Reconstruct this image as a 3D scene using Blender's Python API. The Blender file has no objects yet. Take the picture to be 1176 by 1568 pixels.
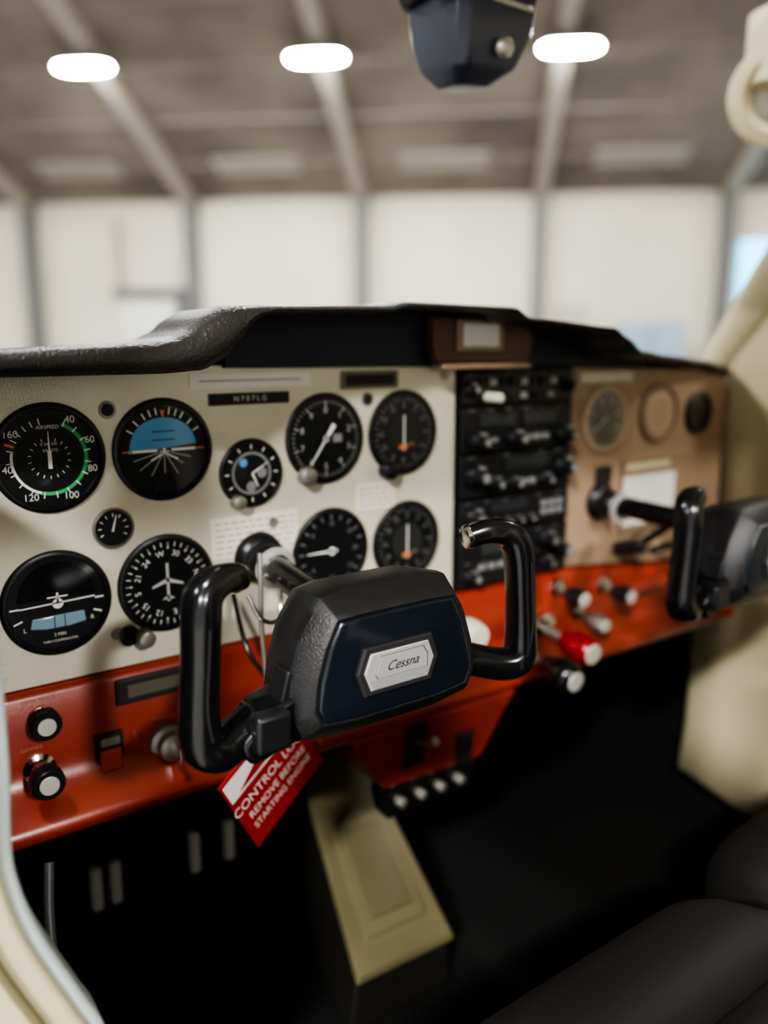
import bpy, bmesh, math, random
from mathutils import Vector, Matrix
random.seed(4)
ZC=1.40   # camera height above hangar floor
col=bpy.context.scene.collection

# ---------------------------------------------------------------- materials
def mat(name,c,rough=.5,metal=0,coat=0,bump=0,bscale=200,var=0,vscale=5,emit=None,es=0,spec=None,c2=None,crough=.08):
    m=bpy.data.materials.new(name);m.use_nodes=True
    nt=m.node_tree;b=nt.nodes['Principled BSDF']
    b.inputs['Base Color'].default_value=(*c,1);b.inputs['Roughness'].default_value=rough
    b.inputs['Metallic'].default_value=metal;b.inputs['Coat Weight'].default_value=coat
    b.inputs['Coat Roughness'].default_value=crough
    if spec is not None:b.inputs['Specular IOR Level'].default_value=spec
    if emit:
        b.inputs['Emission Color'].default_value=(*emit,1);b.inputs['Emission Strength'].default_value=es
    tc=nt.nodes.new('ShaderNodeTexCoord')
    if bump:
        n=nt.nodes.new('ShaderNodeTexNoise');n.inputs['Scale'].default_value=bscale;n.inputs['Detail'].default_value=3
        nt.links.new(tc.outputs['Object'],n.inputs['Vector'])
        bp=nt.nodes.new('ShaderNodeBump');bp.inputs['Strength'].default_value=bump;bp.inputs['Distance'].default_value=.001
        nt.links.new(n.outputs['Fac'],bp.inputs['Height']);nt.links.new(bp.outputs['Normal'],b.inputs['Normal'])
    if var or c2:
        n=nt.nodes.new('ShaderNodeTexNoise');n.inputs['Scale'].default_value=vscale;n.inputs['Detail'].default_value=5
        nt.links.new(tc.outputs['Object'],n.inputs['Vector'])
        r=nt.nodes.new('ShaderNodeValToRGB')
        r.color_ramp.elements[0].position=.35;r.color_ramp.elements[1].position=.65
        r.color_ramp.elements[0].color=(*(c2 if c2 else [q*(1-var) for q in c]),1)
        r.color_ramp.elements[1].color=(*c,1)
        nt.links.new(n.outputs['Fac'],r.inputs['Fac']);nt.links.new(r.outputs['Color'],b.inputs['Base Color'])
    return m
M={}
M['panel']=mat('panel_paint',(.69,.655,.53),.32,.18,0,.55,650,.10,14)
M['stack']=mat('stack_black',(.008,.008,.010),.45)
M['radio']=mat('radio_faceplate',(.014,.014,.016),.4,bump=.1,bscale=600)
M['dark']=mat('dark_plastic',(.013,.013,.015),.32,bump=.1,bscale=600)
M['face']=mat('dial_face',(.009,.010,.012),.35,coat=.5)
M['bezel']=mat('bezel_black',(.012,.012,.013),.35)
M['vinyl']=mat('glareshield_vinyl',(.038,.036,.034),.35,bump=.9,bscale=360)
M['fascia']=mat('fascia_blueblack',(.012,.017,.032),.5)
M['brown']=mat('brown_housing',(.13,.070,.048),.5,var=.2)
M['tan']=mat('tan_panel',(.38,.26,.175),.5,var=.12,vscale=8)
M['red']=mat('red_paint',(.31,.040,.021),.32,coat=.6,bump=.15,bscale=500,var=.18,vscale=7,crough=.20)
M['cream']=mat('cream_lining',(.58,.52,.34),.7,bump=.4,bscale=300,var=.1)
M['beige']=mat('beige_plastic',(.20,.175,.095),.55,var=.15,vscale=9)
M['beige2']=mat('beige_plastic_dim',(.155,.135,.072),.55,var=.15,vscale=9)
M['whitestrip']=mat('door_frame_paint',(.50,.57,.55),.4,var=.1)
M['white']=mat('white_mark',(.78,.78,.75),.6)
M['wplac']=mat('white_placard',(.72,.70,.65),.5)
M['ink']=mat('ink',(.02,.02,.02),.6)
M['green']=mat('green_mark',(.06,.42,.14),.6)
M['orange']=mat('orange_mark',(.75,.22,.05),.6)
M['yellow']=mat('yellow_mark',(.7,.6,.2),.6)
M['sky']=mat('attitude_sky',(.12,.33,.58),.35,coat=.5)
M['grey']=mat('grey_mark',(.22,.22,.22),.6)
M['hub']=mat('hub_plastic',(.017,.017,.018),.34,bump=.5,bscale=700)
M['hubpad']=mat('hub_pad_gloss',(.008,.012,.019),.25,coat=.4,bump=.25,bscale=500)  # bluish sheen of the pad is put into the base colour
M['grip']=mat('grip_plastic',(.007,.007,.008),.22,coat=.3)
M['worn']=mat('worn_plastic',(.35,.42,.40),.4,c2=(.02,.02,.02),vscale=160)
M['silver']=mat('silver',(.82,.83,.84),.38,.75)
M['chrome']=mat('chrome',(.8,.8,.8),.12,1.0)
M['knobface']=mat('knob_face',(.75,.74,.68),.35,.5)
M['alu']=mat('dull_metal',(.34,.33,.30),.42,.7)
M['tagred']=mat('tag_red',(.36,.022,.022),.45)
M['redknob']=mat('red_knob',(.28,.008,.012),.3,coat=.3)
M['ivory']=mat('ivory_knob',(.62,.60,.50),.4)
M['footwell_dark']=mat('carpet_shade_black',(.004,.004,.004),.95)  # near-black for carpet and walls; footwell shade put into the colour
M['seat']=mat('seat_vinyl',(.010,.010,.010),.65,bump=.4,bscale=150)
M['navy']=mat('compass_case',(.026,.032,.052),.40,coat=.2)
M['glass']=mat('dark_window',(.01,.012,.014),.12)
M['lcd']=mat('indicator_window',(.62,.62,.59),.4)
M['olive']=mat('olive_plate',(.17,.16,.12),.4,.4)
M['plate']=mat('metal_plate',(.42,.40,.36),.4,.6)
M['smoke']=mat('reddish_lamp',(.55,.07,.03),.3)

# ---------------------------------------------------------------- helpers
TOP=[]
def empty(name,loc):
    e=bpy.data.objects.new(name,None);e.location=loc;e.empty_display_size=.03;col.objects.link(e);TOP.append(e);return e
def finish(o,parent,m=None,smooth=None,bevel=0,seg=3):
    col.objects.link(o)
    if m is not None:
        o.data.materials.append(M[m] if isinstance(m,str) else m)
    if bevel:
        bv=o.modifiers.new('bevel','BEVEL');bv.width=bevel;bv.segments=seg;bv.limit_method='ANGLE';bv.angle_limit=math.radians(25)
        if smooth is None:smooth=True
    if smooth:
        for p in o.data.polygons:p.use_smooth=True
        try:
            o.data.set_sharp_from_angle(angle=math.radians(50))
        except Exception:pass
    if parent is None:TOP.append(o)
    else:
        o.parent=parent;o.matrix_parent_inverse=Matrix.Translation(parent.location).inverted()
    return o
def mesh(name,vs,fs,m,parent=None,**k):
    me=bpy.data.meshes.new(name);me.from_pydata([tuple(v) for v in vs],[],fs);me.update()
    b=bmesh.new();b.from_mesh(me);bmesh.ops.remove_doubles(b,verts=b.verts,dist=1e-6);bmesh.ops.recalc_face_normals(b,faces=b.faces);b.to_mesh(me);b.free()
    return finish(bpy.data.objects.new(name,me),parent,m,**k)
def flat(name,vs,fs,m,parent=None):
    me=bpy.data.meshes.new(name);me.from_pydata([tuple(v) for v in vs],[],fs);me.update()
    return finish(bpy.data.objects.new(name,me),parent,m)
def box(name,x0,x1,y0,y1,z0,z1,m,parent=None,bevel=0,**k):
    vs=[(x,y,z) for x in(x0,x1) for y in(y0,y1) for z in(z0,z1)]
    fs=[(0,1,3,2),(4,6,7,5),(0,4,5,1),(2,3,7,6),(0,2,6,4),(1,5,7,3)]
    return mesh(name,vs,fs,m,parent,bevel=bevel,**k)
def plate(name,poly,y0,y1,m,parent=None,bevel=0,**k):
    n=len(poly);vs=[(x,y0,z) for x,z in poly]+[(x,y1,z) for x,z in poly]
    fs=[tuple(range(n)),tuple(range(2*n-1,n-1,-1))]+[(i,(i+1)%n,n+(i+1)%n,n+i) for i in range(n)]
    return mesh(name,vs,fs,m,parent,bevel=bevel,**k)
def frame_of(axis):
    a=Vector(axis).normalized();t=Vector((0,0,1)) if abs(a.z)<.9 else Vector((1,0,0))
    u=a.cross(t).normalized();return a,u,u.cross(a).normalized()
def lathe(name,c,axis,prof,m,parent=None,seg=40,smooth=True,**k):
    a,u,v=frame_of(axis);c=Vector(c);vs=[];fs=[]
    n=len(prof)
    for i in range(seg):
        t=2*math.pi*i/seg;d=u*math.cos(t)+v*math.sin(t)
        for r,h in prof:vs.append(c+d*r+a*h)
    for i in range(seg):
        j=(i+1)%seg
        for q in range(n-1):fs.append((i*n+q,j*n+q,j*n+q+1,i*n+q+1))
    return mesh(name,vs,[f for f in fs],m,parent,smooth=smooth,**k)
def cyl(name,c,axis,r,h,m,parent=None,r2=None,seg=28,ch=None):
    r2=r if r2 is None else r2;ch=min(r,h)*.15 if ch is None else ch
    return lathe(name,c,axis,[(0,0),(r,0),(r2,h-ch),(r2-ch,h),(0,h)],m,parent,seg=seg)
def catmull(P,n):
    out=[];P=[Vector(p) for p in P];Q=[P[0]*2-P[1]]+P+[P[-1]*2-P[-2]]
    for i in range(1,len(Q)-2):
        for k in range(n):
            t=k/n;a,b,c,d=Q[i-1],Q[i],Q[i+1],Q[i+2]
            out.append(.5*((2*b)+(c-a)*t+(2*a-5*b+4*c-d)*t*t+(3*b-a-3*c+d)*t**3))
    out.append(P[-1]);return out
def sweep(name,pts,rad,m,parent=None,seg=16,n=6,sy=1.0,pw=1.0):
    """rad: list matching pts; sy stretches the section along its up axis; pw<1 makes it boxier"""
    if not isinstance(rad,(list,tuple)):rad=[rad]*len(pts)
    P=catmull(pts,n);R=[v.x for v in catmull([(r,0,0) for r in rad],n)]
    vs=[];fs=[];up=None
    sg=lambda q:math.copysign(abs(q)**pw,q)
    for i,p in enumerate(P):
        t=(P[min(i+1,len(P)-1)]-P[max(i-1,0)]).normalized()
        if up is None:
            up=Vector((0,1,0));
            if abs(t.y)>.9:up=Vector((0,0,1))
        up=(up-t*up.dot(t)).normalized();s=t.cross(up)
        for k in range(seg):
            a=2*math.pi*k/seg
            vs.append(p+(up*sg(math.cos(a))*sy+s*sg(math.sin(a)))*R[i])
    for i in range(len(P)-1):
        for k in range(seg):
            k2=(k+1)%seg;fs.append((i*seg+k,i*seg+k2,(i+1)*seg+k2,(i+1)*seg+k))
    fs.append(tuple(range(seg)));fs.append(tuple(range((len(P)-1)*seg,len(P)*seg)))
    return mesh(name,vs,fs,m,parent,smooth=True)
def text(s,x,y,z,size,m,parent,rot=0,name='text',align='CENTER',shear=0,basis=None):
    cu=bpy.data.curves.new(name,'FONT');cu.body=s;cu.size=size;cu.align_x=align;cu.align_y='CENTER';cu.shear=shear
    cu.materials.append(M[m]);o=bpy.data.objects.new(name,cu)
    o.matrix_world=Matrix.Translation((x,y,z))@(basis if basis else Matrix.Rotation(rot,4,'Y')@Matrix.Rotation(math.pi/2,4,'X'))
    col.objects.link(o)
    o.parent=parent;o.matrix_parent_inverse=Matrix.Translation(parent.location).inverted();return o
def marks(name,quads,y,m,parent):
    vs=[];fs=[]
    for q in quads:
        b=len(vs);vs+=[(x,y,z) for x,z in q];fs.append(tuple(range(b,b+len(q))))
    return flat(name,vs,fs,m,parent)
def tick(cx,cz,th,r0,r1,w,w2=None):
    w2=w if w2 is None else w2
    s,c=math.sin(th),math.cos(th)
    return [(cx+s*r0-c*w/2,cz+c*r0+s*w/2),(cx+s*r0+c*w/2,cz+c*r0-s*w/2),(cx+s*r1+c*w2/2,cz+c*r1-s*w2/2),(cx+s*r1-c*w2/2,cz+c*r1+s*w2/2)]
def arc(cx,cz,a0,a1,r0,r1):
    n=max(4,int(abs(a1-a0)/6));out=[]
    for i in range(n):
        p,q=[math.radians(a0+(a1-a0)*(i+k)/n) for k in(0,1)]
        out.append([(cx+math.sin(p)*r0,cz+math.cos(p)*r0),(cx+math.sin(p)*r1,cz+math.cos(p)*r1),(cx+math.sin(q)*r1,cz+math.cos(q)*r1),(cx+math.sin(q)*r0,cz+math.cos(q)*r0)])
    return out
def disc(cx,cz,r,n=32,a0=0,a1=360):
    return [(cx+math.sin(math.radians(a0+(a1-a0)*i/n))*r,cz+math.cos(math.radians(a0+(a1-a0)*i/n))*r) for i in range(n+(0 if a1-a0>=360 else 1))]
D2=math.radians

# ---------------------------------------------------------------- panel
YP=.66
ip=plate('instrument_panel',[(.085,-.2675),(.563,-.2675),(.563,-.016),(.085,-.016)],YP,YP+.006,'panel',bevel=.0012)
def dial(name,x,z,r=.0415):
    e=empty(name,(x,YP,z))
    lathe('bezel',(x,YP+.001,z),(0,-1,0),[(r*1.035,0),(r*1.035,.0025),(r*.99,.0040),(r*.93,.0040),(r*.90,.0012),(r*.90,.0010)],'bezel',e,seg=56)
    lathe('face',(x,YP,z),(0,-1,0),[(0,.0012),(r*.92,.0012)],'face',e,seg=56)
    return e
def ticks(x,z,r,angs,l,w):
    return [tick(x,z,D2(a),r-l,r,w) for a in angs]
YF=YP-.0016;YF2=YP-.0020;YF3=YP-.0026
# airspeed
x,z,R=.153,-.085,.0415
e=dial('airspeed_indicator',x,z)
marks('green_arc',arc(x,z,22,196,.0262,.0290),YF,'green',e)
marks('white_arc',arc(x,z,196,282,.0265,.0285),YF,'white',e)
marks('red_line',[tick(x,z,D2(292),.027,.034,.002)],YF,'orange',e)
marks('ticks',ticks(x,z,.0315,[25+18.5*i for i in range(15)],.005,.0009)+ticks(x,z,.0315,[300+12*i for i in range(5)],.005,.0008)+ticks(x,z,.016,[20*i for i in range(18)],.0025,.0006),YF2,'white',e)
for s,a in(('40',30),('60',68),('80',108),('100',155),('120',208),('140',258),('160',306)):
    text(s,x+math.sin(D2(a))*.0335,YF2,z+math.cos(D2(a))*.0335,.0078,'white',e,name='num')
text('AIRSPEED',x,YF2,z+.0240,.0040,'white',e);text('KNOTS',x+.001,YF2,z+.006,.0034,'white',e);text('0 200 250',x,YF2,z+.011,.003,'white',e)
marks('needle',[tick(x,z,0,-.008,.006,.0030),tick(x,z,D2(0),.006,.021,.0014,.0004)],YF3,'white',e)
# attitude
x,z=.244,-.085
e=dial('attitude_indicator',x,z)
marks('sky_half',[[(x+px,z+pz) for px,pz in [( -.030,-.002)]+[(math.sin(D2(a))*.031,math.cos(D2(a))*.027) for a in range(-80,81,8)]+[(.030,.004)]]],YF,'sky',e)
marks('roll_ring',arc(x,z,-88,88,.029,.035),YF2,'bezel',e)
marks('roll_ticks',ticks(x,z,.0355,[-60,-45,-30,-20,-10,10,20,30,45,60],.006,.0012),YF3,'white',e)
marks('roll_pointer',[tick(x,z,0,.026,.033,.0001,.004),tick(x,z,D2(90),.027,.035,.0012),tick(x,z,D2(-90),.027,.035,.0012)],YF3,'orange',e)
M['gm2']=mat('pale_grey_mark',(.45,.45,.43),.6)
marks('ground_lines',[tick(x,z-.001,D2(a),.003,l,.0009) for a,l in((105,.024),(125,.02),(150,.023),(180,.026),(210,.023),(235,.026),(255,.027))],YF2,'gm2',e)
marks('pitch_lines',[[(x-.01,z+q),(x+.01,z+q),(x+.01,z+q+.0008),(x-.01,z+q+.0008)] for q in(.008,.015)],YF2,'ink',e)
marks('miniature_airplane',[[(x-.027,z-.0012),(x-.006,z-.0012),(x-.006,z+.001),(x-.027,z+.001)],[(x+.006,z-.0012),(x+.027,z-.0012),(x+.027,z+.001),(x+.006,z+.001)],disc(x,z,.0015,12),[(x-.011,z-.009),(x+.004,z-.001),(x+.004,z),(x-.012,z-.0075)],[(x+.011,z-.009),(x-.004,z-.001),(x-.004,z),(x+.012,z-.0075)]],YP-.003,'white',e)
plate('mask',[(x-.012,z-.037),(x+.012,z-.037),(x+.006,z-.020),(x-.006,z-.020)],YP-.0032,YP-.0012,'bezel',e,bevel=.0005)
# turn coordinator
x,z=.150,-.201
e=dial('turn_coordinator',x,z)
marks('upper_window',[disc(x,z+.004,.030,20,-90,90)],YF,'glass',e)
marks('plane_symbol',[[(x-.029,z-.001),(x+.029,z+.001),(x+.029,z+.0022),(x-.029,z+.0002)],disc(x,z,.0042,16),[(x-.0008,z),(x+.0008,z),(x+.0008,z+.009),(x-.0008,z+.009)],[(x-.008,z+.005),(x+.008,z+.005),(x+.008,z+.0062),(x-.008,z+.0062)]],YF3,'white',e)
marks('bank_marks',[tick(x,z,D2(a),.029,.036,.0014) for a in(90,-90,110,-110)],YF3,'white',e)
plate('ball_tube_reflection',[(x-.020,z-.010),(x+.020,z-.009),(x+.021,z-.018),(x+.008,z-.020),(x-.010,z-.020),(x-.022,z-.018)],YP-.003,YP-.001,mat('inclinometer_reflection',(.22,.34,.42),.15,coat=.8),e,bevel=.0008)  # pale blue glass reflections, built in the shape of a ball tube
marks('ball_lines',[[(x-.004,z-.020),(x-.0032,z-.020),(x-.0032,z-.0095),(x-.004,z-.0095)],[(x+.004,z-.020),(x+.0048,z-.020),(x+.0048,z-.0095),(x+.004,z-.0095)]],YP-.0032,'ink',e)
text('L',x-.026,YF3,z-.018,.005,'white',e);text('R',x+.026,YF3,z-.016,.005,'white',e)
text('2 MIN',x,YF3,z-.0255,.0036,'white',e);text('TURN COORDINATOR',x,YF3,z-.0305,.0026,'white',e)
# heading gyro
x,z=.241,-.200
e=dial('heading_indicator',x,z)
marks('rose_ticks',ticks(x,z,.0365,[10*i+3 for i in range(36)],.004,.0008)+ticks(x,z,.0365,[30*i+3 for i in range(12)],.006,.0012),YF2,'white',e)
for i,s in enumerate(('N','3','6','E','12','15','S','21','24','W','30','33')):
    a=D2(30*i+78);text(s,x+math.sin(a)*.0265,YF2,z+math.cos(a)*.0265,.0072,'white',e,rot=a,name='num')
marks('airplane',[[(x-.0012,z-.016),(x+.0012,z-.016),(x+.0012,z+.018),(x-.0012,z+.018)],[(x-.014,z-.001),(x,z+.005),(x+.014,z-.001),(x+.014,z-.003),(x,z+.001),(x-.014,z-.003)],[(x-.006,z-.014),(x+.006,z-.014),(x,z-.010)]],YF3,'gm2',e)
cyl('adjust_knob',(.217,YP,-.243),(0,-1,0),.0075,.014,'alu',e)
lathe('adjust_collar',(.205,YP,-.240),(0,-1,0),[(.0085,0),(.0085,.004),(.004,.005),(0,.005)],'dark',e)
# altimeter
x,z=.402,-.086
e=dial('altimeter',x,z)
marks('ticks',ticks(x,z,.0365,[7.2*i for i in range(50)],.003,.0007)+ticks(x,z,.0365,[36*i for i in range(10)],.0055,.0014),YF2,'gm2',e)
for i in range(10):
    a=D2(36*i);text(str(i),x+math.sin(a)*.0268,YF2,z+math.cos(a)*.0268,.0085,'gm2',e,name='num')
marks('window',[[(x+.008,z-.004),(x+.018,z-.004),(x+.018,z+.004),(x+.008,z+.004)]],YF2,'grey',e)
marks('hands',[tick(x,z,D2(215),0,.030,.0022,.001),tick(x,z,D2(35),0,.016,.003,.005),disc(x,z,.003,16)],YF3,'white',e)
cyl('baro_knob',(.379,YP,-.119),(0,-1,0),.0085,.012,'alu',e)
# VORs
for nm,(x,z) in (('nav_indicator',(.494,-.086)),('nav_indicator',(.499,-.199))):
    e=dial(nm,x,z)
    marks('rose',ticks(x,z,.0365,[10*i for i in range(36)],.0045,.0009)+ticks(x,z,.0365,[30*i for i in range(12)],.0065,.0014),YF2,'grey',e)
    for i,s in enumerate(('0','3','6','9','12','15','18','21','24','27','30','33')):
        a=D2(30*i);text(s,x+math.sin(a)*.0265,YF2,z+math.cos(a)*.0265,.0062,'grey',e,rot=a,name='num')
    marks('center_face',[disc(x,z,.020,28)],YF2,'ink',e)
    marks('needle',[[(x-.001,z-.018),(x+.0006,z-.018),(x+.0008,z+.018),(x-.0006,z+.018)]],YF3,'white',e)
    marks('flag',[[(x-.006,z-.016),(x+.004,z-.016),(x+.004,z-.012),(x-.006,z-.012)]],YF3,'orange',e)
    marks('flag_b',[[(x+.004,z-.013),(x+.014,z-.013),(x+.013,z-.010),(x+.004,z-.010)]],YF3,'olive',e)
    cyl('obs_knob',(x-.022,YP,z-.036),(0,-1,0),.0085,.014,'dark',e)
# vertical speed
x,z=.407,-.196
e=dial('vertical_speed_indicator',x,z)
marks('ticks',ticks(x,z,.0365,[-90+18*i for i in range(-9,10)],.0055,.0012),YF2,'grey',e)
for s,a in(('5',-50),('10',0),('15',50),('20',90),('5',-130),('10',180),('15',130)):
    text(s,x+math.sin(D2(a))*.027,YF2,z+math.cos(D2(a))*.027,.0062,'grey',e,name='num')
marks('needle',[tick(x,z,D2(-90),-.006,.028,.003,.001),disc(x,z,.004,16)],YF3,'white',e)
# clock
x,z=.324,-.112
e=dial('panel_clock',x,z,.030)
marks('dark_ring',arc(x,z,0,360,.017,.0195),YF,'grey',e)
marks('ticks',ticks(x,z,.026,[30*i for i in range(12)],.004,.0012),YF2,'white',e)
marks('hands',[tick(x,z,D2(60),0,.018,.0016,.0006),tick(x,z,D2(155),0,.014,.002,.0008)],YF3,'white',e)
marks('subdial',[disc(x-.008,z+.010,.004,20)],YF2,'sky',e)
marks('subdials',[disc(x+.010,z,.005,20),disc(x-.001,z-.012,.005,20)],YF2,'grey',e)
cyl('stem',(.308,YP,-.136),(0,-1,0),.0062,.012,'alu',e)
# suction
x,z=.198,-.146
e=dial('suction_gauge',x,z,.0155)
lathe('rim',(x,YP,z),(0,-1,0),[(.0168,0),(.0168,.003),(.0155,.0044),(.0145,.003)],'alu',e)
marks('ticks',ticks(x,z,.0125,[-120+30*i for i in range(9)],.003,.0009)+[tick(x,z,D2(15),-.003,.011,.002,.0008)],YF2,'white',e)
for sx,sz,m in ((.200,-.050,'ink'),(.451,-.051,'ink'),(.196,-.237,'alu'),(.106,-.25,'ivory'),(.10,-.030,'alu'),(.548,-.030,'alu'),(.345,-.16,'alu')):
    lathe('screw',(sx,YP,sz),(0,-1,0),[(.0055,0),(.0048,.0012),(.0015,.0014),(0,.0008)],m,ip,seg=20)
    if m=='ink':lathe('screw_rim',(sx,YP,sz),(0,-1,0),[(.0072,0),(.0066,.0008),(.005,.0006)],'alu',ip,seg=20)
def rect(x0,z0,x1,z1):return [(x0,z0),(x1,z0),(x1,z1),(x0,z1)]
# labels
plate('paper_label',rect(.270,-.036,.387,-.0235),YP-.0012,YP,'wplac',ip)
marks('paper_label_print',[rect(.278,-.0300,.376,-.0290)],YP-.0016,'grey',ip)
plate('registration_placard',rect(.286,-.0505,.364,-.0405),YP-.0016,YP,'ink',ip,bevel=.0004)
text('N 7 0 7 L G',.325,YP-.0019,-.0455,.0066,'white',ip)
plate('avionics_plate',rect(.420,-.0405,.487,-.0235),YP-.002,YP,'olive',ip,bevel=.0008)
marks('avionics_plate_window',[rect(.425,-.037,.482,-.027)],YP-.0023,'ink',ip)
plate('placard_a',rect(.283,-.187,.370,-.150),YP-.0008,YP,'wplac',ip)
plate('placard_b',rect(.438,-.161,.484,-.134),YP-.0008,YP,'wplac',ip)
q=[]
for i in range(6):
    zz=-.155-i*.0055
    xx=.287
    while xx<.364:
        w=random.uniform(.004,.011);q.append(rect(xx,zz-.0008,min(xx+w,.366),zz+.0006));xx+=w+.0025
for i in range(4):
    zz=-.139-i*.0055;xx=.441
    while xx<.479:
        w=random.uniform(.004,.010);q.append(rect(xx,zz-.0008,min(xx+w,.481),zz+.0006));xx+=w+.0025
marks('placard_print',q,YP-.0012,mat('faded_red_print',(.50,.28,.23),.6),ip)

# ---------------------------------------------------------------- avionics stack
st=empty('radio_stack',(.652,YP,-.15))
box('frame',.564,.740,YP+.003,YP+.05,-.272,-.024,'stack',st)
def unit(z0,z1,y=YP-.006):
    box('unit_body',.568,.737,y,YP+.05,z0,z1,'radio',st,bevel=.0015)
unit(-.062,-.027);unit(-.113,-.0645);unit(-.163,-.1155);unit(-.203,-.1655);unit(-.264,-.2055)
M['kgrey']=mat('knob_grey_cap',(.30,.30,.29),.35,.3)
def knob(x,z,r,h,m,y=YP-.006,ring=None,parent=None,axis=(0,-1,0)):
    p=parent or st
    if ring:cyl('knob_base',(x,y,z),axis,r*1.5,h*.45,ring,p,r2=r*1.35)
    cyl('knob',(x,y,z),axis,r,h,m,p,r2=r*.88)
def knob2(x,z,r,h,cap='kgrey'):
    """dual concentric radio knob with a pointer line"""
    y=YP-.006
    cyl('outer_knob',(x,y,z),(0,-1,0),r*1.35,h*.45,'dark',st,r2=r*1.25)
    cyl('inner_knob',(x,y,z),(0,-1,0),r*.85,h,'dark',st,r2=r*.75)
    lathe('knob_cap',(x,y-h,z),(0,-1,0),[(r*.6,-.0004),(r*.55,.0005),(0,.0006)],cap,st,seg=20)
    box('pointer',x-.0005,x+.0005,y-h*.9,y-.001,z+r*.85,z+r*1.30,'kgrey',st)
for i in range(9):box('button',.588+i*.0155,.598+i*.0155,YP-.010,YP-.005,-.042,-.034,'kgrey' if i%3==1 else 'stack',st,bevel=.0008)
for i in range(4):box('toggle',.630+i*.021,.634+i*.021,YP-.014,YP-.005,-.057,-.050,'kgrey' if i%2 else 'dark',st,bevel=.001)
knob(.603,-.054,.0058,.022,'ivory');knob2(.577,-.045,.0055,.014);knob2(.727,-.045,.0055,.014)
def display(x0,x1,z0,z1,txt=None):
    plate('display_frame',rect(x0-.003,z0-.002,x1+.003,z1+.002),YP-.0075,YP-.005,'stack',st,bevel=.0008)
    box('display',x0,x1,YP-.0080,YP-.0070,z0,z1,mat('display_glass',(.035,.040,.042),.15),st)
# first nav/com : twin displays over a knob row
display(.592,.644,-.085,-.071);display(.658,.710,-.085,-.071)
knob2(.586,-.100,.0075,.022);knob2(.640,-.100,.0075,.022);knob2(.719,-.100,.0080,.024,'alu')
for i in range(3):box('mode_button',.660+i*.014,.669+i*.014,YP-.010,YP-.005,-.104,-.097,'kgrey' if i==1 else 'grey',st,bevel=.001)
box('flip_button',.606,.618,YP-.010,YP-.005,-.103,-.098,'grey',st,bevel=.001)
# second nav/com : wide display on the right, big knobs on the left
display(.632,.700,-.136,-.121)
knob2(.585,-.138,.0095,.022);knob2(.612,-.148,.0065,.018);knob2(.640,-.150,.006,.018);knob2(.690,-.150,.006,.018);knob2(.720,-.138,.0095,.024)
for i in range(2):box('mode_button',.656+i*.013,.665+i*.013,YP-.010,YP-.005,-.154,-.147,'grey',st,bevel=.001)
# transponder
display(.612,.668,-.181,-.171)
for i in range(4):knob2(.614+i*.018,-.193,.0045,.013)
knob2(.585,-.184,.0090,.018,'alu')
for j in range(2):
    for i in range(3):box('key',.690+i*.013,.699+i*.013,YP-.009,YP-.005,-.183-j*.010,-.176-j*.010,'grey',st,bevel=.001)
# ADF
display(.598,.664,-.228,-.212)
for i in range(5):box('key',.594+i*.015,.605+i*.015,YP-.009,YP-.005,-.246,-.239,'grey' if i%2 else 'kgrey',st,bevel=.001)
knob2(.581,-.250,.0070,.018);knob2(.698,-.222,.0085,.020);knob2(.698,-.250,.0065,.018,'alu');knob2(.724,-.238,.0085,.018)
q=[]
for z0 in(-.029,-.067,-.118,-.168,-.2085,-.235):
    for i in range(6):
        xx=.575+i*.027;q.append(rect(xx,z0-.0010,xx+random.uniform(.005,.012),z0))
marks('legends',q,YP-.0064,'grey',st)

# ---------------------------------------------------------------- right panel
rp=plate('copilot_panel',[(.741,-.266),(.90,-.283),(1.06,-.300),(1.06,-.060),(1.04,-.040),(.98,-.030),(.741,-.024)],YP,YP+.006,'tan',bevel=.0015)
def gauge(name,x,z,r,face,rim):
    e=empty(name,(x,YP,z))
    lathe('rim',(x,YP,z),(0,-1,0),[(r*1.08,0),(r*1.08,.004),(r*.95,.006),(r*.9,.002),(0,.002)],rim,e,seg=48)
    marks('dial_face',[disc(x,z,r*.9,40)],YP-.0024,face,e)
    return e
M['tandial']=mat('tan_dial',(.28,.19,.13),.4);M['gdial']=mat('grey_dial',(.17,.165,.14),.3)
M['tanrim']=mat('tan_rim',(.55,.42,.30),.4)
e=gauge('tachometer',.802,-.088,.0375,'gdial','tanrim')
marks('ticks',ticks(.802,-.088,.032,[-130+20*i for i in range(14)],.006,.0014)+[tick(.802,-.088,D2(-125),-.004,.028,.002,.0008)],YP-.003,'white',e)
for i in range(6):
    a=D2(-120+48*i);text(str(i*5),.802+math.sin(a)*.022,YP-.003,-.088+math.cos(a)*.022,.007,'white',e,name='num')
e=gauge('engine_gauge',.908,-.085,.036,'tan','tandial')
marks('ring',arc(.908,-.085,0,360,.022,.024),YP-.003,'tanrim',e)
e=gauge('manifold_gauge',.994,-.089,.026,'face','bezel')
marks('ticks',ticks(.994,-.089,.021,[30*i for i in range(12)],.004,.0012),YP-.003,'grey',e)
plate('name_plate',rect(.751,-.044,.850,-.030),YP-.003,YP,'plate',rp,bevel=.0008)
box('rocker_switch',.790,.816,YP-.006,YP,-.169,-.146,'ink',rp,bevel=.002)
plate('chart_frame',rect(.840,-.240,.985,-.142),YP-.003,YP,'tandial',rp,bevel=.001)
plate('placard_strip',rect(.846,-.156,.935,-.147),YP-.0045,YP,'cream',rp)
plate('placard',rect(.842,-.228,.948,-.164),YP-.0042,YP,'wplac',rp)
q=[]
for i in range(6):
    zz=-.172-i*.009;q.append(rect(.850,zz-.0006,.850+random.uniform(.05,.09),zz+.0006))
marks('placard_print',q,YP-.0046,'gm2',rp)
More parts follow.
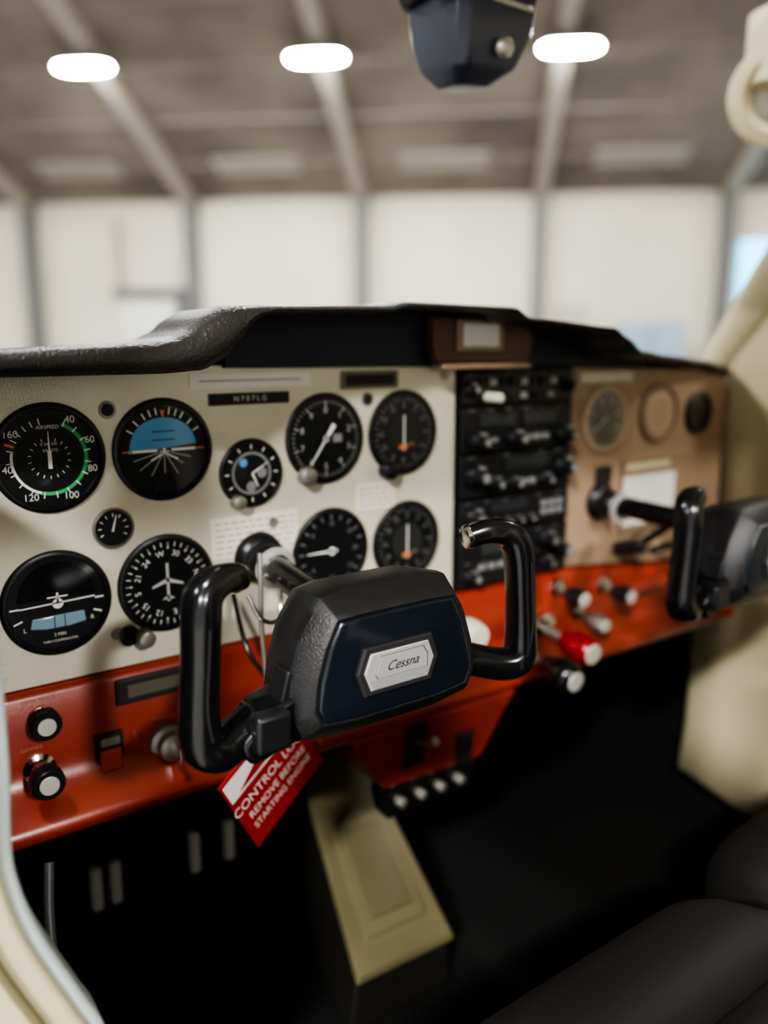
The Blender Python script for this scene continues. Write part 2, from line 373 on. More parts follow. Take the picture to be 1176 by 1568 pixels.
for sx,sz in((.757,-.055),(.76,-.25),(.868,-.04),(.955,-.12),(1.03,-.2)):
    lathe('screw',(sx,YP,sz),(0,-1,0),[(.004,0),(.0035,.001),(0,.001)],'alu',rp,seg=16)

# ---------------------------------------------------------------- glareshield
def interp(T,x):
    if x<=T[0][0]:return T[0][1]
    for (a,b),(c,d) in zip(T,T[1:]):
        if x<=c:
            t=(x-a)/(c-a);t=t*t*(3-2*t)*.5+t*.5;return b+(d-b)*t
    return T[-1][1]
TT=[(.02,-.004),(.11,-.002),(.164,.001),(.21,.003),(.230,.006),(.244,.012),(.258,.023),(.272,.030),(.30,.031),(.42,.034),(.44,.038),(.568,.037),(.585,.028),(.713,.020),(.735,.010),(.77,-.004),(.85,-.010),(.95,-.016),(1.065,-.026)]
BB=[(.02,-.021),(.22,-.020),(.25,-.018),(.268,-.010),(.280,.004),(.296,.020),(.31,.025),(.42,.0275),(.44,.032),(.565,.032),(.58,.023),(.71,.015),(.73,.004),(.76,-.012),(.85,-.018),(.95,-.026),(1.065,-.044)]
xs=[.02+i*(1.065-.02)/210 for i in range(211)]
vs=[];fs=[]
for xx in xs:
    T=interp(TT,xx);B=interp(BB,xx);h=T-B
    o=interp([(.02,0),(.74,0),(.86,.03),(.98,.062),(1.065,.085)],xx)
    low=min(T,-.004)
    prof=[(.668+o*.5,B),(.60+o*.85,B-.0005),(.586+o,B),(.578+o,B+h*.18),(.5755+o,B+h*.45),(.578+o,B+h*.78),(.586+o,T-.0005),(.60+o*.9,T),(.68+o*.5,T-.0015),(.72+o*.4,T*.6+low*.4-.004),(.80,low-.010),(1.04,-.055),(1.04,-.065),(.80,low-.020),(.72+o*.4,min(B,-.006)-.004)]
    if B>-.004: prof[0]=(.6545,B);prof[14]=(.667,min(B,.0)-.002)
    for y,zz in prof:vs.append((xx,y,zz))
n=15
for i in range(len(xs)-1):
    for k in range(n):fs.append((i*n+k,i*n+(k+1)%n,(i+1)*n+(k+1)%n,(i+1)*n+k))
fs.append(tuple(range(n)));fs.append(tuple(range((len(xs)-1)*n,len(xs)*n)))
gl=mesh('glareshield',vs,fs,'vinyl',None,smooth=True)
fx=[.300+i*.57/60 for i in range(61)]
poly=[(fx[0],-.0185),(fx[-1],-.0235)]+[(xx,interp(BB,xx)+.0015) for xx in reversed(fx)]
fascia=plate('panel_fascia',poly,YP-.007,YP+.001,'fascia')
bx=empty('warning_light_housing',(.58,.64,.006))
plate('case',[(.522,-.018),(.646,-.021),(.655,.010),(.640,.0245),(.515,.0295),(.516,.0)],.638,.6525,'brown',bx,bevel=.003)
plate('window_frame',rect(.543,-.006,.606,.027),.634,.639,'tandial',bx,bevel=.002)
plate('window',rect(.550,-.001,.598,.0225),.6325,.635,'lcd',bx,bevel=.001)
plate('lower_ledge',rect(.522,-.0235,.645,-.0175),.630,.6525,'tandial',bx,bevel=.002)

# ---------------------------------------------------------------- red lower panel
xs=[.085+i*(1.06-.085)/100 for i in range(101)]
prof=[(.665,-.2685),(.657,-.2690),(.653,-.274),(.653,-.330),(.6515,-.339),(.645,-.350),(.634,-.359),(.625,-.365),(.620,-.371),(.620,-.378),(.626,-.384),(.640,-.386),(.665,-.386)]
vs=[];fs=[];n=len(prof)
for xx in xs:
    d=0.0
    if xx>.741:d=-.034*(xx-.741)/.319
    for k,(y,zz) in enumerate(prof):vs.append((xx,y,zz+(d if k<3 else 0)))
for i in range(len(xs)-1):
    for k in range(n):fs.append((i*n+k,i*n+(k+1)%n,(i+1)*n+(k+1)%n,(i+1)*n+k))
fs.append(tuple(range(n)));fs.append(tuple(range((len(xs)-1)*n,len(xs)*n)))
rd=mesh('lower_switch_panel',vs,fs,'red',None,smooth=True)
YR=.653
def bknob(name,x,z,r,L,body,face,y=YR,tilt=-.12,base='chrome',fr=.80):
    e=empty(name,(x,y,z));ax=(0,-1,tilt)
    lathe('collar',(x,y,z),ax,[(r*1.0,0),(r*.95,.004),(r*.6,.006),(r*.4,.006)],base,e,seg=24)
    cyl('stem',(x,y,z),ax,r*.30,L*.7,'alu',e)
    a=Vector(ax).normalized();K=min(L*.6,r*2.4);c=Vector((x,y,z))+a*(L-K)
    lathe('knob_body',c,ax,[(0,0),(r*.55,0),(r*.7,K*.2),(r*.95,K*.45),(r,K*.65),(r*.96,K*.85),(r*fr*1.08,K),(0,K)],body,e,seg=28)
    lathe('knob_face',c,ax,[(r*fr,K-.0003),(r*fr*.94,K+.0015),(0,K+.0015)],face,e,seg=28)
    return e
def rknob(name,x,z,r,off,h):
    """rotary knob: chrome nut, black skirted knob, chrome cap"""
    e=empty(name,(x,YR,z))
    lathe('nut',(x,YR,z),(0,-1,0),[(r*1.0,0),(r*1.0,.003),(r*.7,.005),(r*.6,off),(0,off)],'chrome',e,seg=28)
    lathe('knob',(x,YR-off,z),(0,-1,0),[(0,0),(r*.95,0),(r,.002),(r*.96,h),(r*.9,h+.001),(0,h+.001)],'dark',e,seg=28)
    lathe('cap',(x,YR-off-h,z),(0,-1,0),[(r*.62,.0005),(r*.58,.002),(0,.0022)],'knobface',e,seg=28)
    cap=[tick(x,z,D2(a),r*.93,r*1.03,.0012) for a in range(0,360,15)]
    vs=[];fs=[]
    for qd in cap:
        b=len(vs);vs+=[(px,YR-off-.001,pz) for px,pz in qd]+[(px,YR-off-h+.001,pz) for px,pz in qd]
        fs+=[(b,b+1,b+2,b+3),(b+4,b+5,b+6,b+7),(b,b+1,b+5,b+4),(b+1,b+2,b+6,b+5),(b+2,b+3,b+7,b+6),(b+3,b,b+4,b+7)]
    mesh('knurl',vs,fs,'dark',e)
    return e
rknob('vacuum_knob',.1295,-.293,.0120,.004,.012)
rknob('dimmer_knob',.124,-.333,.0125,.020,.014)
e=empty('rocker_light_switch',(.180,YR,-.335))
box('bezel',.168,.192,YR-.004,YR,-.360,-.318,'ink',e,bevel=.0015)
box('rocker',.171,.189,YR-.009,YR-.003,-.350,-.331,'smoke',e,bevel=.002)
box('rocker_cap',.172,.188,YR-.008,YR-.003,-.328,-.321,'alu',e,bevel=.001)
e=empty('ignition_switch',(.231,YR,-.342))
lathe('barrel',(.231,YR,-.342),(0,-1,0),[(.017,0),(.0165,.005),(.012,.007),(.012,.016),(.009,.018),(0,.018)],'alu',e)
box('key',.2295,.2325,YR-.035,YR-.017,-.349,-.335,'chrome',e,bevel=.001)
plate('hour_meter',rect(.188,-.297,.255,-.274),YR-.004,YR,'ink',rd,bevel=.002)
plate('hour_meter_glass',rect(.198,-.291,.245,-.280),YR-.0048,YR-.003,'olive',rd)
M['faintred']=mat('worn_legend',(.50,.2,.14),.6)
text('PARK RESET',.128,YR-.0008,-.2755,.0048,'faintred',rd);text('DIMMER',.120,YR-.0008,-.3155,.0045,'faintred',rd);text('BEACON',.203,YR-.0008,-.330,.0036,'faintred',rd,rot=1.4);text('MAGNETO',.228,YR-.0008,-.318,.0040,'faintred',rd)
bknob('carburetor_heat_knob',.530,-.280,.0160,.075,'ivory','ivory')
bknob('throttle_knob',.655,-.348,.0195,.095,'grip','knobface',fr=.60)
bknob('mixture_knob',.700,-.333,.0185,.080,'redknob','ivory',fr=.68)
bknob('cabin_heat_knob',.722,-.286,.0115,.045,'dark','knobface')
bknob('cabin_air_knob',.808,-.298,.0115,.045,'dark','knobface')
bknob('primer_knob',.762,-.326,.0105,.045,'alu','ivory')
for xx in(.745,.872):box('divider',xx-.0015,xx+.0015,YR-.003,YR,-.345,-.282,'red',rd,bevel=.001)
box('red_tray',.84,.985,.640,.66,-.318,-.302,'red',rd,bevel=.004)
# centre pedestal
pd=empty('control_pedestal',(.53,.63,-.42))
plate('face',[(.408,-.387),(.452,-.455),(.585,-.458),(.640,-.387)],.630,.72,'red',pd,bevel=.004)
plate('flap_slot',[(.474,-.390),(.504,-.390),(.500,-.436),(.472,-.436)],.626,.632,'ink',pd,bevel=.003)
plate('trim_slot',[(.545,-.418),(.572,-.418),(.568,-.452),(.545,-.452)],.626,.632,'ink',pd,bevel=.003)
sweep('flap_lever',[(.489,.632,-.41),(.489,.605,-.402),(.489,.595,-.395)],[.003,.003,.005],'alu',pd)
plate('breaker_strip',[(.452,-.460),(.582,-.460),(.574,-.492),(.458,-.492)],.634,.66,'dark',pd,bevel=.002)
for i in range(4):cyl('breaker',(.471+i*.027,.634,-.473),(0,-1,0),.0055,.010,'plate',pd)

# ---------------------------------------------------------------- yokes
HUBS=[(-.055,.050),(-.035,.0545),(.035,.0545),(.055,.050),(.072,.024),(.082,-.005),(.086,-.034),(.078,-.050),(.045,-.055),(-.045,-.055),(-.078,-.050),(-.086,-.034),(-.082,-.005),(-.072,.024)]
HUBF=[(-.048,.0355),(-.030,.0365),(.030,.0365),(.048,.0355),(.057,.018),(.063,-.002),(.0655,-.022),(.0605,-.033),(.035,-.0355),(-.035,-.0355),(-.0605,-.033),(-.0655,-.022),(-.063,-.002),(-.057,.018)]
def loft(name,rings,m,parent,bevel=0,cap=True,**k):
    n=len(rings[0]);vs=[v for r in rings for v in r];fs=[]
    for i in range(len(rings)-1):
        for q in range(n):fs.append((i*n+q,i*n+(q+1)%n,(i+1)*n+(q+1)%n,(i+1)*n+q))
    if cap:fs.append(tuple(range(n)));fs.append(tuple(range((len(rings)-1)*n,len(rings)*n)))
    return mesh(name,vs,fs,m,parent,bevel=bevel,**k)
def yoke(cx,hx):
    cy,cz=.45,-.212
    e=empty('control_yoke',(cx,cy,cz))
    P=lambda a,y,s=1,dz=0:[(cx+px*s,cy+y,cz+pz*s+dz) for px,pz in a]
    loft('hub',[P(HUBS,.052,.62),P(HUBS,.050,.80),P(HUBS,.030,.92),P(HUBS,.004,.97),P(HUBS,-.004,.965),P([((a[0]*.35+b[0]*.65),(a[1]*.35+b[1]*.65)) for a,b in zip(HUBS,HUBF)],-.017),P(HUBF,-.0205,1.03),P(HUBF,-.0195,1.0)],'hub',e,bevel=.0035,seg=3)
    loft('hub_pad',[P(HUBF,-.018,1.0),P(HUBF,-.0215,.985),P(HUBF,-.0225,.95)],'hubpad',e,bevel=.001,seg=2)
    hexa=lambda s,t:[(-.0335*s,.000),(-.0275*s,.0165*t),(.0275*s,.0165*t),(.0335*s,.000),(.0275*s,-.0165*t),(-.0275*s,-.0165*t)]
    bx_,bz_=-.003,-.003
    H=lambda a,y:[(cx+bx_+px,cy+y,cz+bz_+pz) for px,pz in a]
    loft('badge_base',[H(hexa(1.04,1.06),-.020),H(hexa(1.04,1.06),-.0245),H(hexa(.99,.99),-.0255)],'ink',e)
    loft('badge_plate',[H(hexa(.88,.80),-.0245),H(hexa(.88,.80),-.0262),H(hexa(.85,.76),-.0266)],'silver',e)
    cpl=[(-.0205,-.002),(-.0165,.0098),(.019,.0098),(.0225,.004),(.0225,-.005),(-.0185,-.005)]
    loft('badge_center_border',[H([(a*1.06,b*1.10) for a,b in cpl],-.026),H([(a*1.06,b*1.10) for a,b in cpl],-.0269)],'alu',e)
    loft('badge_center',[H(cpl,-.026),H(cpl,-.0273)],'silver',e)
    yb=cy-.0268
    ql=[]
    for i in range(5):
        zz=cz+bz_-.0068-i*.0013;w=.0255-i*.0008
        ql.append(rect(cx+bx_-w,zz-.0003,cx+bx_+w,zz+.0003))
    marks('badge_stripes',ql,yb,'grey',e)
    text('Cessna',cx+bx_+.001,cy-.0276,cz+bz_+.0020,.0095,'ink',e,name='badge_text',shear=.5)
    # shaft
    sweep('shaft',[(cx,.50,cz+.012),(cx+.003,.56,cz+.015),(hx,.659,-.190)],[.0125,.0125,.0125],'grip',e,n=3)
    lathe('shaft_collar',(hx,.6595,-.190),(0,-1,-.1),[(.024,0),(.023,.006),(.017,.010),(.017,.024),(.0135,.028)],'dark',e)
    lathe('shaft_ring',(hx,.628,-.193),(0,-1,-.1),[(.0135,0),(.0185,0),(.0185,.005),(.0135,.006)],'silver',e)
    for s in(-1,1):
        pts=[(.066,.018,-.027),(.090,.014,-.032),(.116,.006,-.040),(.131,0,-.0405),(.1385,0,-.032),(.1385,0,-.006),(.1365,0,.022),(.1345,.001,.048),(.131,.004,.0615),(.121,.008,.068),(.110,.013,.068),(.102,.019,.065)]
        if s>0:pts=pts[:-2]+[(.106,.011,.0695),(.092,.014,.067)]
        rad=[.0125,.0125,.0125,.0120,.0118,.0108,.0105,.0108,.0108,.0102,.0096,.0088]
        sweep('grip_'+('left' if s<0 else 'right'),[(cx+s*a,cy+b,cz+c) for a,b,c in pts],rad,'grip',e,seg=28,n=7,sy=1.2,pw=.72)
        # ridge on the front of the grip
        sweep('grip_seam',[(cx+s*a,cy-.0135,cz+c) for a,c in((.136,-.026),(.1385,-.005),(.1365,.022),(.1345,.046))],.0011,'dark',e,seg=8)
        if s<0:plate('arm_block',[(cx+s*a,cz+c) for a,c in((.064,-.010),(.098,-.020),(.116,-.038),(.108,-.054),(.090,-.050),(.066,-.044))],cy-.010,cy+.026,'grip',e,bevel=.004)
        tp=pts[-1];q0=pts[-2]
        lathe('horn_cap',(cx+s*tp[0],cy+tp[1],cz+tp[2]),(s*(tp[0]-q0[0]),tp[1]-q0[1],tp[2]-q0[2]),[(.0098,-.001),(.0090,.003),(0,.0045)],'worn' if s<0 else 'chrome',e,seg=20)
    box('switch_block',cx-.108,cx-.083,cy-.018,cy-.004,cz-.044,cz-.018,'dark',e,bevel=.003)
    plate('trigger_guard',[(cx-.086,cz-.020),(cx-.078,cz-.018),(cx-.074,cz+.002),(cx-.079,cz+.004)],cy-.006,cy+.014,'dark',e,bevel=.002)
    return e
y1=yoke(.319,.328)
y2=yoke(.813,.800)
# control lock + tag
cl=empty('control_lock_tag',(.29,.60,-.37))
e1=Vector((.80,.25,.45)).normalized();nn=e1.cross(Vector((.45,.1,-.856))).normalized()
if nn.y>0:nn=-nn
e2=Vector((.45,.1,-.856));e2=(e2-e1*e2.dot(e1)).normalized()
o=Vector((.246,.580,-.359))
def tq(u0,v0,u1,v1,dy=0):
    return [o+e1*u+e2*v+nn*dy for u,v in((u0,v0),(u1,v0),(u1,v1),(u0,v1))]
L,W=.098,.083
loft('card',[tq(0,0,L,W,0),tq(0,0,L,W,-.0015)],'tagred',cl)
flat('white_band',tq(.002,.003,L-.002,.024,.0006),[(0,1,2,3)],'white',cl)
flat('band_arrow',[o+e1*u+e2*v+nn*.001 for u,v in((.012,.021),(.080,.021),(.050,.008))],[(0,1,2)],'tagred',cl)
B3=Matrix((e1,-e2,nn)).transposed().to_4x4()
for s,v,sz in(('CONTROL LOCK',.036,.0130),('REMOVE BEFORE',.0505,.0104),('STARTING ENGINE',.063,.0094)):
    p=o+e1*.048+e2*v+nn*.0008
    text(s,p.x,p.y,p.z,sz,'white',cl,basis=B3)
sweep('lock_pin',[(.300,.60,-.17),(.298,.596,-.20),(.300,.60,-.24),(.305,.60,-.30),(.312,.600,-.325)],.0022,'alu',cl)
sweep('lock_loop',[(.288,.60,-.205),(.296,.592,-.225),(.312,.592,-.228),(.318,.60,-.205),(.305,.60,-.19)],.002,'chrome',cl)
sweep('lock_cord',[(.30,.655,-.22),(.296,.62,-.262),(.312,.60,-.30),(.30,.60,-.335)],.0022,'grip',cl)

# headset plug & cords, right side
hs=empty('headset_cord',(.86,.62,-.25))
sweep('cord_a',[(.855,.655,-.262),(.86,.62,-.235),(.90,.60,-.21),(.94,.60,-.235),(.955,.62,-.28)],.005,'grip',hs)
sweep('cord_b',[(.955,.62,-.28),(.92,.63,-.258),(.885,.64,-.262)],.005,'grip',hs)
cyl('plug',(.835,.655,-.255),(0,-1,.3),.009,.04,'dark',hs)

# ---------------------------------------------------------------- cabin structure
box('cabin_firewall',-.02,1.125,1.05,1.07,-.76,-.055,'footwell_dark')
box('cabin_floor',-.02,1.110,-.6,1.049,-.74,-.72,'footwell_dark')
# console ramp
rc=empty('fuel_selector_console',(.48,.7,-.6))
T1,T2,B1,B2=(.470,.85,-.522),(.556,.85,-.522),(.408,.62,-.652),(.535,.62,-.658)
def dn(p,dx=0):return (p[0]+dx,p[1]+(0),-.718)
mesh('ramp_sides',[T1,T2,B2,B1,dn(T1,-.02),dn(T2,.01),dn(B2,.0),dn(B1,-.01)],[(0,1,2,3),(4,5,6,7),(0,3,7,4),(1,2,6,5),(0,1,5,4),(3,2,6,7)],mat('console_side',(.016,.014,.010),.7),rc,bevel=.004)
def lerp(u,v,off=0):
    A=Vector(T1).lerp(Vector(T2),u);B=Vector(B1).lerp(Vector(B2),u);p=A.lerp(B,v)
    nrm=(Vector(T2)-Vector(T1)).cross(Vector(B1)-Vector(T1)).normalized()
    if nrm.z<0:nrm=-nrm
    return p+nrm*off
def raised(u0,v0,u1,v1,h,m,nm,du=.03,h0=-.001):
    r0=[lerp(u,v,h0) for u,v in((u0,v0),(u1,v0),(u1,v1),(u0,v1))]
    r1=[lerp(u,v,h) for u,v in((u0+du,v0+.02),(u1-du,v0+.02),(u1-du,v1-.02),(u0+du,v1-.02))]
    loft(nm,[r0,r1],m,rc,bevel=.001)
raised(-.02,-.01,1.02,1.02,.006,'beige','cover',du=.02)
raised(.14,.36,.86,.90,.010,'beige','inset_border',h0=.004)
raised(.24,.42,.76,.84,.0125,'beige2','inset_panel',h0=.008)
# rudder pedals
for k,px in enumerate((.209,.327)):
    e=empty('rudder_pedal',(px,.81,-.58))
    plate('pad',rect(px-.035,-.62,px+.035,-.52),.805,.82,'footwell_dark',e,bevel=.006)
    for dx in((-.012,.008) if k==0 else (-.021,.021)):
        box('pedal_rib',px+dx-.006,px+dx+.006,.792,.806,-.585,-.535,'white',e,bevel=.003)
    sweep('arm',[(px,.82,-.60),(px,.90,-.64),(px,1.04,-.60)],.008,'dark',e)
# right wall lining: pillar + lower panel, soft folds
def wallpt(y,z):
    return 1.080+.0035*math.sin(y*55)*(1 if z<-.05 else .3)
vs=[];fs=[]
ys=[-.6+i*(.70+.6)/160 for i in range(161)]
TP=[(-.6,-.03),(.44,-.03),(.50,.10),(.53,.17),(.56,.15),(.60,.10),(.64,.045),(.68,-.015),(.70,-.05)]
for y in ys:
    t=interp(TP,y);bt=-.665+.012*math.sin(y*30)
    for k in range(9):
        zz=bt+(t-bt)*k/8;vs.append((wallpt(y,zz)-(.015 if k in(0,) else 0),y,zz))
for i in range(160):
    for k in range(8):fs.append((i*9+k,(i+1)*9+k,(i+1)*9+k+1,i*9+k+1))
rw=flat('door_lining',vs,fs,'cream')
sm=rw.modifiers.new('s','SOLIDIFY');sm.thickness=.012;sm.offset=1
for p in rw.data.polygons:p.use_smooth=True
sweep('windshield_pillar',[(1.098,.715,-.09),(1.093,.69,-.02),(1.088,.63,.075),(1.070,.55,.19),(1.040,.47,.30),(1.0,.40,.39)],[.022,.026,.030,.028,.026,.024],'cream',None)
box('cabin_side_skin',1.112,1.125,-.6,1.049,-.74,-.055,'footwell_dark')
# headliner
box('cabin_headliner',.06,1.10,-.6,.60,.425,.45,'cream',bevel=.008)
vr=empty('air_vent',(1.07,.63,.305))
lathe('ring',(1.090,.64,.320),(-.75,-.65,-.1),[(.055,0),(.064,.008),(.062,.022),(.048,.026),(.036,.016),(.032,.0)],'cream',vr)
lathe('core',(1.090,.64,.320),(-.75,-.65,-.1),[(.036,.004),(.02,.008),(0,.008)],'alu',vr)
sweep('duct',[(1.090,.64,.320),(1.10,.64,.36),(1.10,.64,.42)],[.045,.05,.05],'cream',vr)
# compass : angular case hung from the windshield centre
cp=empty('magnetic_compass',(.57,.66,.29))
X0,Y0=.570,.655
def cring(w,y0,y1,z0,z1,ch=.012,sh=0):
    a=[(-w+ch,y0,z0),(w-ch,y0,z0),(w,y0+ch,z0),(w,y1-ch,z1),(w-ch,y1,z1),(-w+ch,y1,z1),(-w,y1-ch,z1),(-w,y0+ch,z0)]
    return [(X0+p+sh,Y0+q,s+.10*(p+sh)) for p,q,s in a]
loft('case',[cring(.020,-.020,.018,.244,.246,.006,-.010),cring(.038,-.036,.034,.257,.262,.010,-.004),cring(.047,-.044,.042,.286,.288,.010),cring(.051,-.047,.046,.322,.322,.010,.002),cring(.046,-.040,.044,.334,.334,.010,.002)],'navy',cp,bevel=.003)
loft('flange',[cring(.056,-.050,.048,.322,.322),cring(.060,-.054,.050,.330,.330),cring(.05,-.045,.045,.350,.350)],'ink',cp,bevel=.002)
box('flange_lug',X0-.074,X0-.045,Y0-.05,Y0-.01,.312,.328,'ink',cp,bevel=.003)
cyl('adjuster',(X0+.002,Y0-.041,.272),(.1,-1,-.2),.0085,.010,'plate',cp)
plate('window_slot',rect(X0-.015,.306,X0+.034,.311),Y0-.050,Y0-.044,'plate',cp,bevel=.001)
sweep('bracket',[(.572,.645,.345),(.572,.60,.385),(.572,.56,.418)],[.02,.018,.018],'ink',cp)

# ---------------------------------------------------------------- left door frame
df=empty('door_frame',(.05,.45,-.25))
E=[(.060,.30),(.064,.10),(.0665,-.08),(.069,-.12),(.0715,-.16),(.0710,-.22),(.0680,-.27),(.070,-.295),(.077,-.325),(.088,-.355),(.100,-.385),(.112,-.42),(.120,-.50),(.122,-.72)]
Ec=[(v.x,v.y) for v in catmull([(a,b,0) for a,b in E],5)]
def strip(name,xo0,xo1,y0,y1,m,bev=.004):
    n=len(Ec);vs=[];fs=[]
    for a,b in Ec:vs+=[(a-xo0,y0,b),(a-xo1,y0,b),(a-xo1,y1,b),(a-xo0,y1,b)]
    for i in range(n-1):
        for k in range(4):fs.append((i*4+k,i*4+(k+1)%4,(i+1)*4+(k+1)%4,(i+1)*4+k))
    fs+= [(0,1,2,3),(n*4-4,n*4-3,n*4-2,n*4-1)]
    return mesh(name,vs,fs,m,df,bevel=bev,smooth=True)
strip('seal_edge',0,.010,.446,.475,'whitestrip')
strip('jamb',.008,.090,.440,.470,'cream')
strip('jamb_rib',.024,.030,.434,.445,'beige',.002)
sweep('wire_loom',[(.115,.60,-.385),(.108,.58,-.42),(.104,.55,-.47),(.108,.52,-.53),(.118,.50,-.60),(.13,.48,-.70)],.004,mat('cable_grey',(.05,.05,.05),.5),df)
box('cabin_kick_panel',.0,.015,.475,1.049,-.76,-.03,'footwell_dark')

# ---------------------------------------------------------------- seats
def seat(cx,dy=0):
    e=empty('pilot_seat',(cx,.1+dy,-.5))
    def cr(y,w,z0,z1):
        out=[];n=24
        for i in range(n):
            t=2*math.pi*i/n;c,s=math.cos(t),math.sin(t)
            out.append((cx+w*abs(c)**.28*(1 if c>=0 else -1),y+dy,(z0+z1)/2+(z1-z0)/2*abs(s)**.5*(1 if s>=0 else -1)))
        return out
    rings=[cr(.350,.19,-.53,-.46),cr(.340,.205,-.545,-.440),cr(.318,.215,-.55,-.428)]
    y=.30
    while y>-.12:
        rings+= [cr(y,.220,-.55,-.424),cr(y-.025,.222,-.55,-.416),cr(y-.050,.220,-.55,-.424),cr(y-.056,.218,-.55,-.431)];y-=.062
    loft('cushion',rings,'seat',e,smooth=True)
    def bk(z,w,y0,y1):
        return [(cx+w*abs(math.cos(t))**.35*(1 if math.cos(t)>=0 else -1),dy+(y0+y1)/2+(y1-y0)/2*abs(math.sin(t))**.5*(1 if math.sin(t)>=0 else -1),z) for t in [2*math.pi*i/24 for i in range(24)]]
    loft('backrest',[bk(-.5,.20,-.20,-.09),bk(-.3,.21,-.23,-.12),bk(-.05,.20,-.28,-.18),bk(.05,.17,-.30,-.21)],'seat',e,smooth=True)
    box('base',cx-.17,cx+.17,-.12+dy,.28+dy,-.718,-.55,'footwell_dark',e,bevel=.01)
seat(.365);seat(.83,.03)

# ---------------------------------------------------------------- hangar
hd=D2(42.2);Dv=Vector((math.sin(hd),math.cos(hd),0));Rv=Vector((math.cos(hd),-math.sin(hd),0))
def HP(s,d,h):
    v=Rv*s+Dv*d;return (v.x,v.y,h)
def hbox(name,s0,s1,d0,d1,h0,h1,m,parent=None,bevel=0):
    vs=[HP(s,d,h) for s in(s0,s1) for d in(d0,d1) for h in(h0,h1)]
    return mesh(name,vs,[(0,1,3,2),(4,6,7,5),(0,4,5,1),(2,3,7,6),(0,2,6,4),(1,5,7,3)],m,parent,bevel=bevel)
M['hwall']=mat('hangar_wall_sheet',(.80,.745,.61),.7,var=.10,vscale=.5)
M['hpost']=mat('hangar_steel_dark',(.17,.17,.165),.6)  # plain dark grey steel
M['hroof']=mat('hangar_roof_insulation',(.30,.26,.22),.85,c2=(.16,.14,.12),vscale=.45)
M['hraft']=mat('hangar_rafter',(.42,.38,.33),.6)
M['hpurl']=mat('hangar_purlin',(.25,.22,.19),.7)
M['conc']=mat('concrete',(.36,.35,.32),.5,var=.25,vscale=.8)
M['led']=mat('led_lens',(1,1,1),.5,emit=(.97,.98,1),es=230)
M['led_boost']=mat('led_lens_boosted',(1,1,1),.5,emit=(1,.98,.95),es=880)  # emission raised to put highlights on the red panel lip
M['win']=mat('bright_window',(.1,.3,.4),.3,emit=(.13,.62,1),es=4.0)
M['doorp']=mat('hangar_door_paint',(.78,.78,.72),.6)
M['blue']=mat('blue_cabinet',(.30,.42,.52),.5)
ES=-ZC;WT=3.4;SL=.354
hbox('floor',-24,16,-12,20.2,ES-.1,ES,'conc')
hbox('wall_back',-24,16,20,20.2,ES,WT+.1,'hwall')
hbox('wall_right',15.8,16,-12,20,ES,9,'hwall')
def roof_h(d):return WT+SL*(20-d) if d>4 else WT+SL*16-SL*(4-d)
hv=[]
for d in [20.2,4,-12]:
    for s in(-24,16):
        hv+= [HP(s,d,roof_h(d)),HP(s,d,roof_h(d)+.15)]
fs=[]
for i in range(2):
    a=i*4;fs+=[(a,a+2,a+6,a+4),(a+1,a+5,a+7,a+3),(a,a+4,a+5,a+1),(a+2,a+3,a+7,a+6)]
mesh('ceiling',hv,fs,'hroof')
POST=[-23.35,-19.25,-15.15,-11.05,-6.95,-2.85,1.25,5.35,9.45,13.55]
def slopebox(s0,s1,da,db,t,name,m,parent,off=0):
    vs=[]
    for d in(da,db):
        h=roof_h(d)-off
        for s in(s0,s1):vs+=[HP(s,d,h),HP(s,d,h-t)]
    return mesh(name,vs,[(0,2,3,1),(4,5,7,6),(0,1,5,4),(2,6,7,3),(0,4,6,2),(1,3,7,5)],m,parent)
for s in POST:
    e=empty('steel_portal_frame',HP(s,19.8,0))
    hbox('column',s-.15,s+.15,19.55,19.98,ES,WT,'hpost',e)
    slopebox(s-.14,s+.14,19.9,4,.30,'rafter','hraft',e)
    slopebox(s-.14,s+.14,4,-12,.30,'rafter_far_side','hraft',e)
e=empty('roof_purlins',HP(0,12,6))
for i in range(13):
    d=18.6-i*1.5
    if d>4.2:slopebox(-24,16,d,d-.07,.06,'purlin_%d'%i,'hpurl',e)
def fixture(s,d,name='hangar_light_fixture',hw=.47,hl=.24,drop=.42,m='led'):
    """linear high-bay: rounded-end housing, lens and two hangers"""
    h=roof_h(d)-drop
    e=empty(name,HP(s,d,h))
    def ring(k,dz):
        out=[]
        for i in range(28):
            t=2*math.pi*i/28;c,sn=math.cos(t),math.sin(t)
            out.append(HP(s+hw*k*math.copysign(abs(c)**.6,c),d+hl*k*math.copysign(abs(sn)**.8,sn),h+dz))
        return out
    loft('housing',[ring(1.06,-.02),ring(1.08,.03),ring(.9,.09),ring(.5,.13)],'hpost',e)
    loft('lens',[ring(1.0,-.015),ring(1.0,-.03),ring(.9,-.045)],m,e)
    for q in(-.25,.25):
        c=HP(s+q,d,h+.1);cyl('hanger',c,(0,0,1),.012,drop-.12,'hpost',e,seg=8)
for s in(-7.05,-2.90,1.33,9.4,-15.2):fixture(s,14.85)
for s in(-11,-2.9,5.4,):fixture(s,7.5,hl=.45)
for s in(-9,-1,7):fixture(s,-1.5,hl=.45)
for s in(-9,-1,7):fixture(s,-7,m='led_boost',hl=.36)  # unseen row behind the camera, added and boosted to light the cabin
M['strip']=mat('skylight_strip',(.42,.40,.35),.6)
e=empty('pale_roof_patches',HP(0,19,WT+.4))  # pale grey strips standing in for skylights further back
for s in(-9.1,-5.0,-.9,3.2,7.3):slopebox(s-.95,s+.95,18.9,18.3,.03,'patch','strip',e,off=.01)
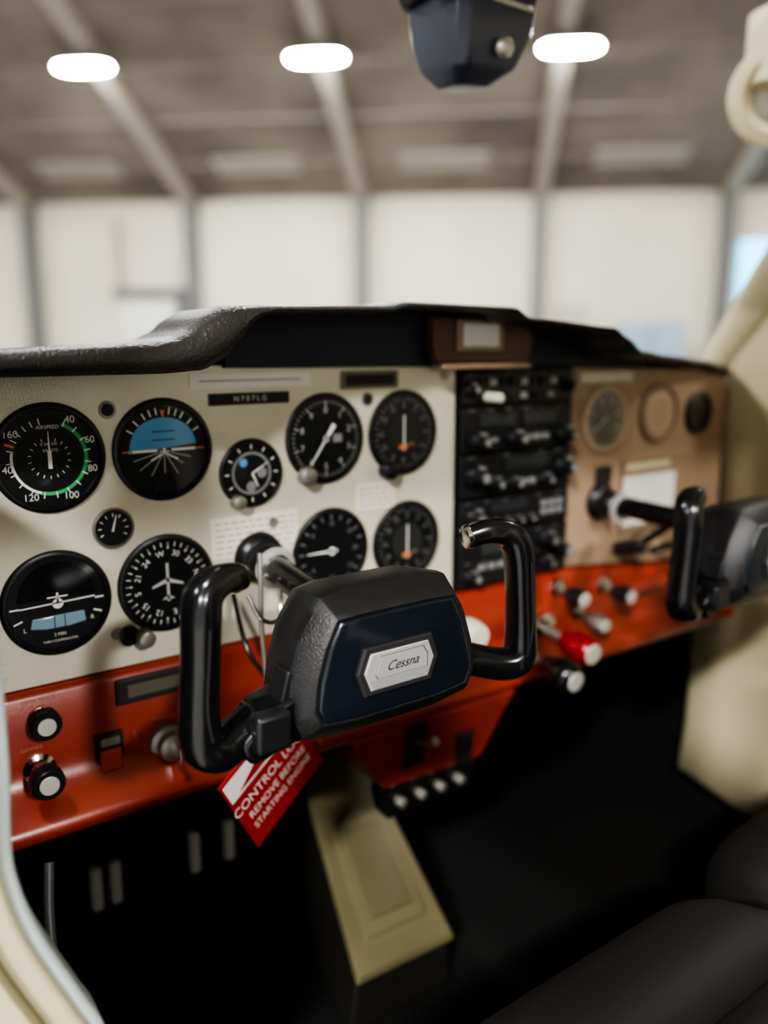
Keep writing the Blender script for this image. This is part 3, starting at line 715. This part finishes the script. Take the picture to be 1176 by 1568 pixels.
# wall door, pipe, window, cabinets
e=empty('door_1',HP(-8.1,19.9,0))
hbox('leaf',-8.9,-7.5,19.9,19.96,ES,1.1,'doorp',e);hbox('header',-9.05,-7.25,19.8,19.97,1.15,1.38,'hpost',e);hbox('jamb_r',-7.45,-7.25,19.8,19.97,ES,1.2,'hpost',e)
e=empty('wall_conduit',HP(-8.8,19.9,2));hbox('pipe',-8.9,-8.78,19.8,19.95,1.38,3.0,'hraft',e)
e=empty('window_1',HP(6.2,19.95,1.5));hbox('pane',5.75,7.2,19.93,19.97,.75,2.3,'win',e);hbox('frame_top',5.7,7.25,19.9,19.99,2.3,2.4,'doorp',e);hbox('frame_bottom',5.7,7.25,19.9,19.99,.65,.75,'doorp',e)
e=empty('storage_cabinet',HP(3.8,19.2,0));hbox('body',3.0,4.4,18.9,19.5,ES,.50,'blue',e,.03);hbox('door_gap',3.68,3.72,18.88,18.9,ES+.1,.45,'hpost',e);hbox('plinth',3.05,4.35,18.87,18.9,ES,ES+.1,'hpost',e)
e=empty('tool_rack',HP(1.9,19.2,0));hbox('frame',1.7,2.3,18.9,19.5,ES,.90,'strip',e,.03);hbox('shelf',1.6,2.4,18.8,19.5,.3,.36,'doorp',e)

# ---------------------------------------------------------------- world, camera
w=bpy.data.worlds.new('world');bpy.context.scene.world=w;w.use_nodes=True
w.node_tree.nodes['Background'].inputs[0].default_value=(1,.98,.94,1);w.node_tree.nodes['Background'].inputs[1].default_value=1.0
for o in TOP:o.location.z+=ZC
cam=bpy.data.cameras.new('camera');co=bpy.data.objects.new('camera',cam);col.objects.link(co)
psi,phi=D2(35.5),D2(11.51)
r=Vector((math.cos(psi),-math.sin(psi),0));f=Vector((math.sin(psi)*math.cos(phi),math.cos(psi)*math.cos(phi),-math.sin(phi)));u=r.cross(f)
mw=Matrix((( r.x,u.x,-f.x,0),(r.y,u.y,-f.y,0),(r.z,u.z,-f.z,ZC),(0,0,0,1)))
co.matrix_world=mw
cam.sensor_fit='VERTICAL';cam.sensor_height=36;cam.lens=1250/1568*36
cam.clip_start=.01;cam.clip_end=200
cam.dof.use_dof=True;cam.dof.focus_distance=.59;cam.dof.aperture_fstop=2.0
bpy.context.scene.camera=co
try:
    bpy.context.scene.view_settings.view_transform='AgX'
    bpy.context.scene.view_settings.look='AgX - High Contrast'
except Exception:pass
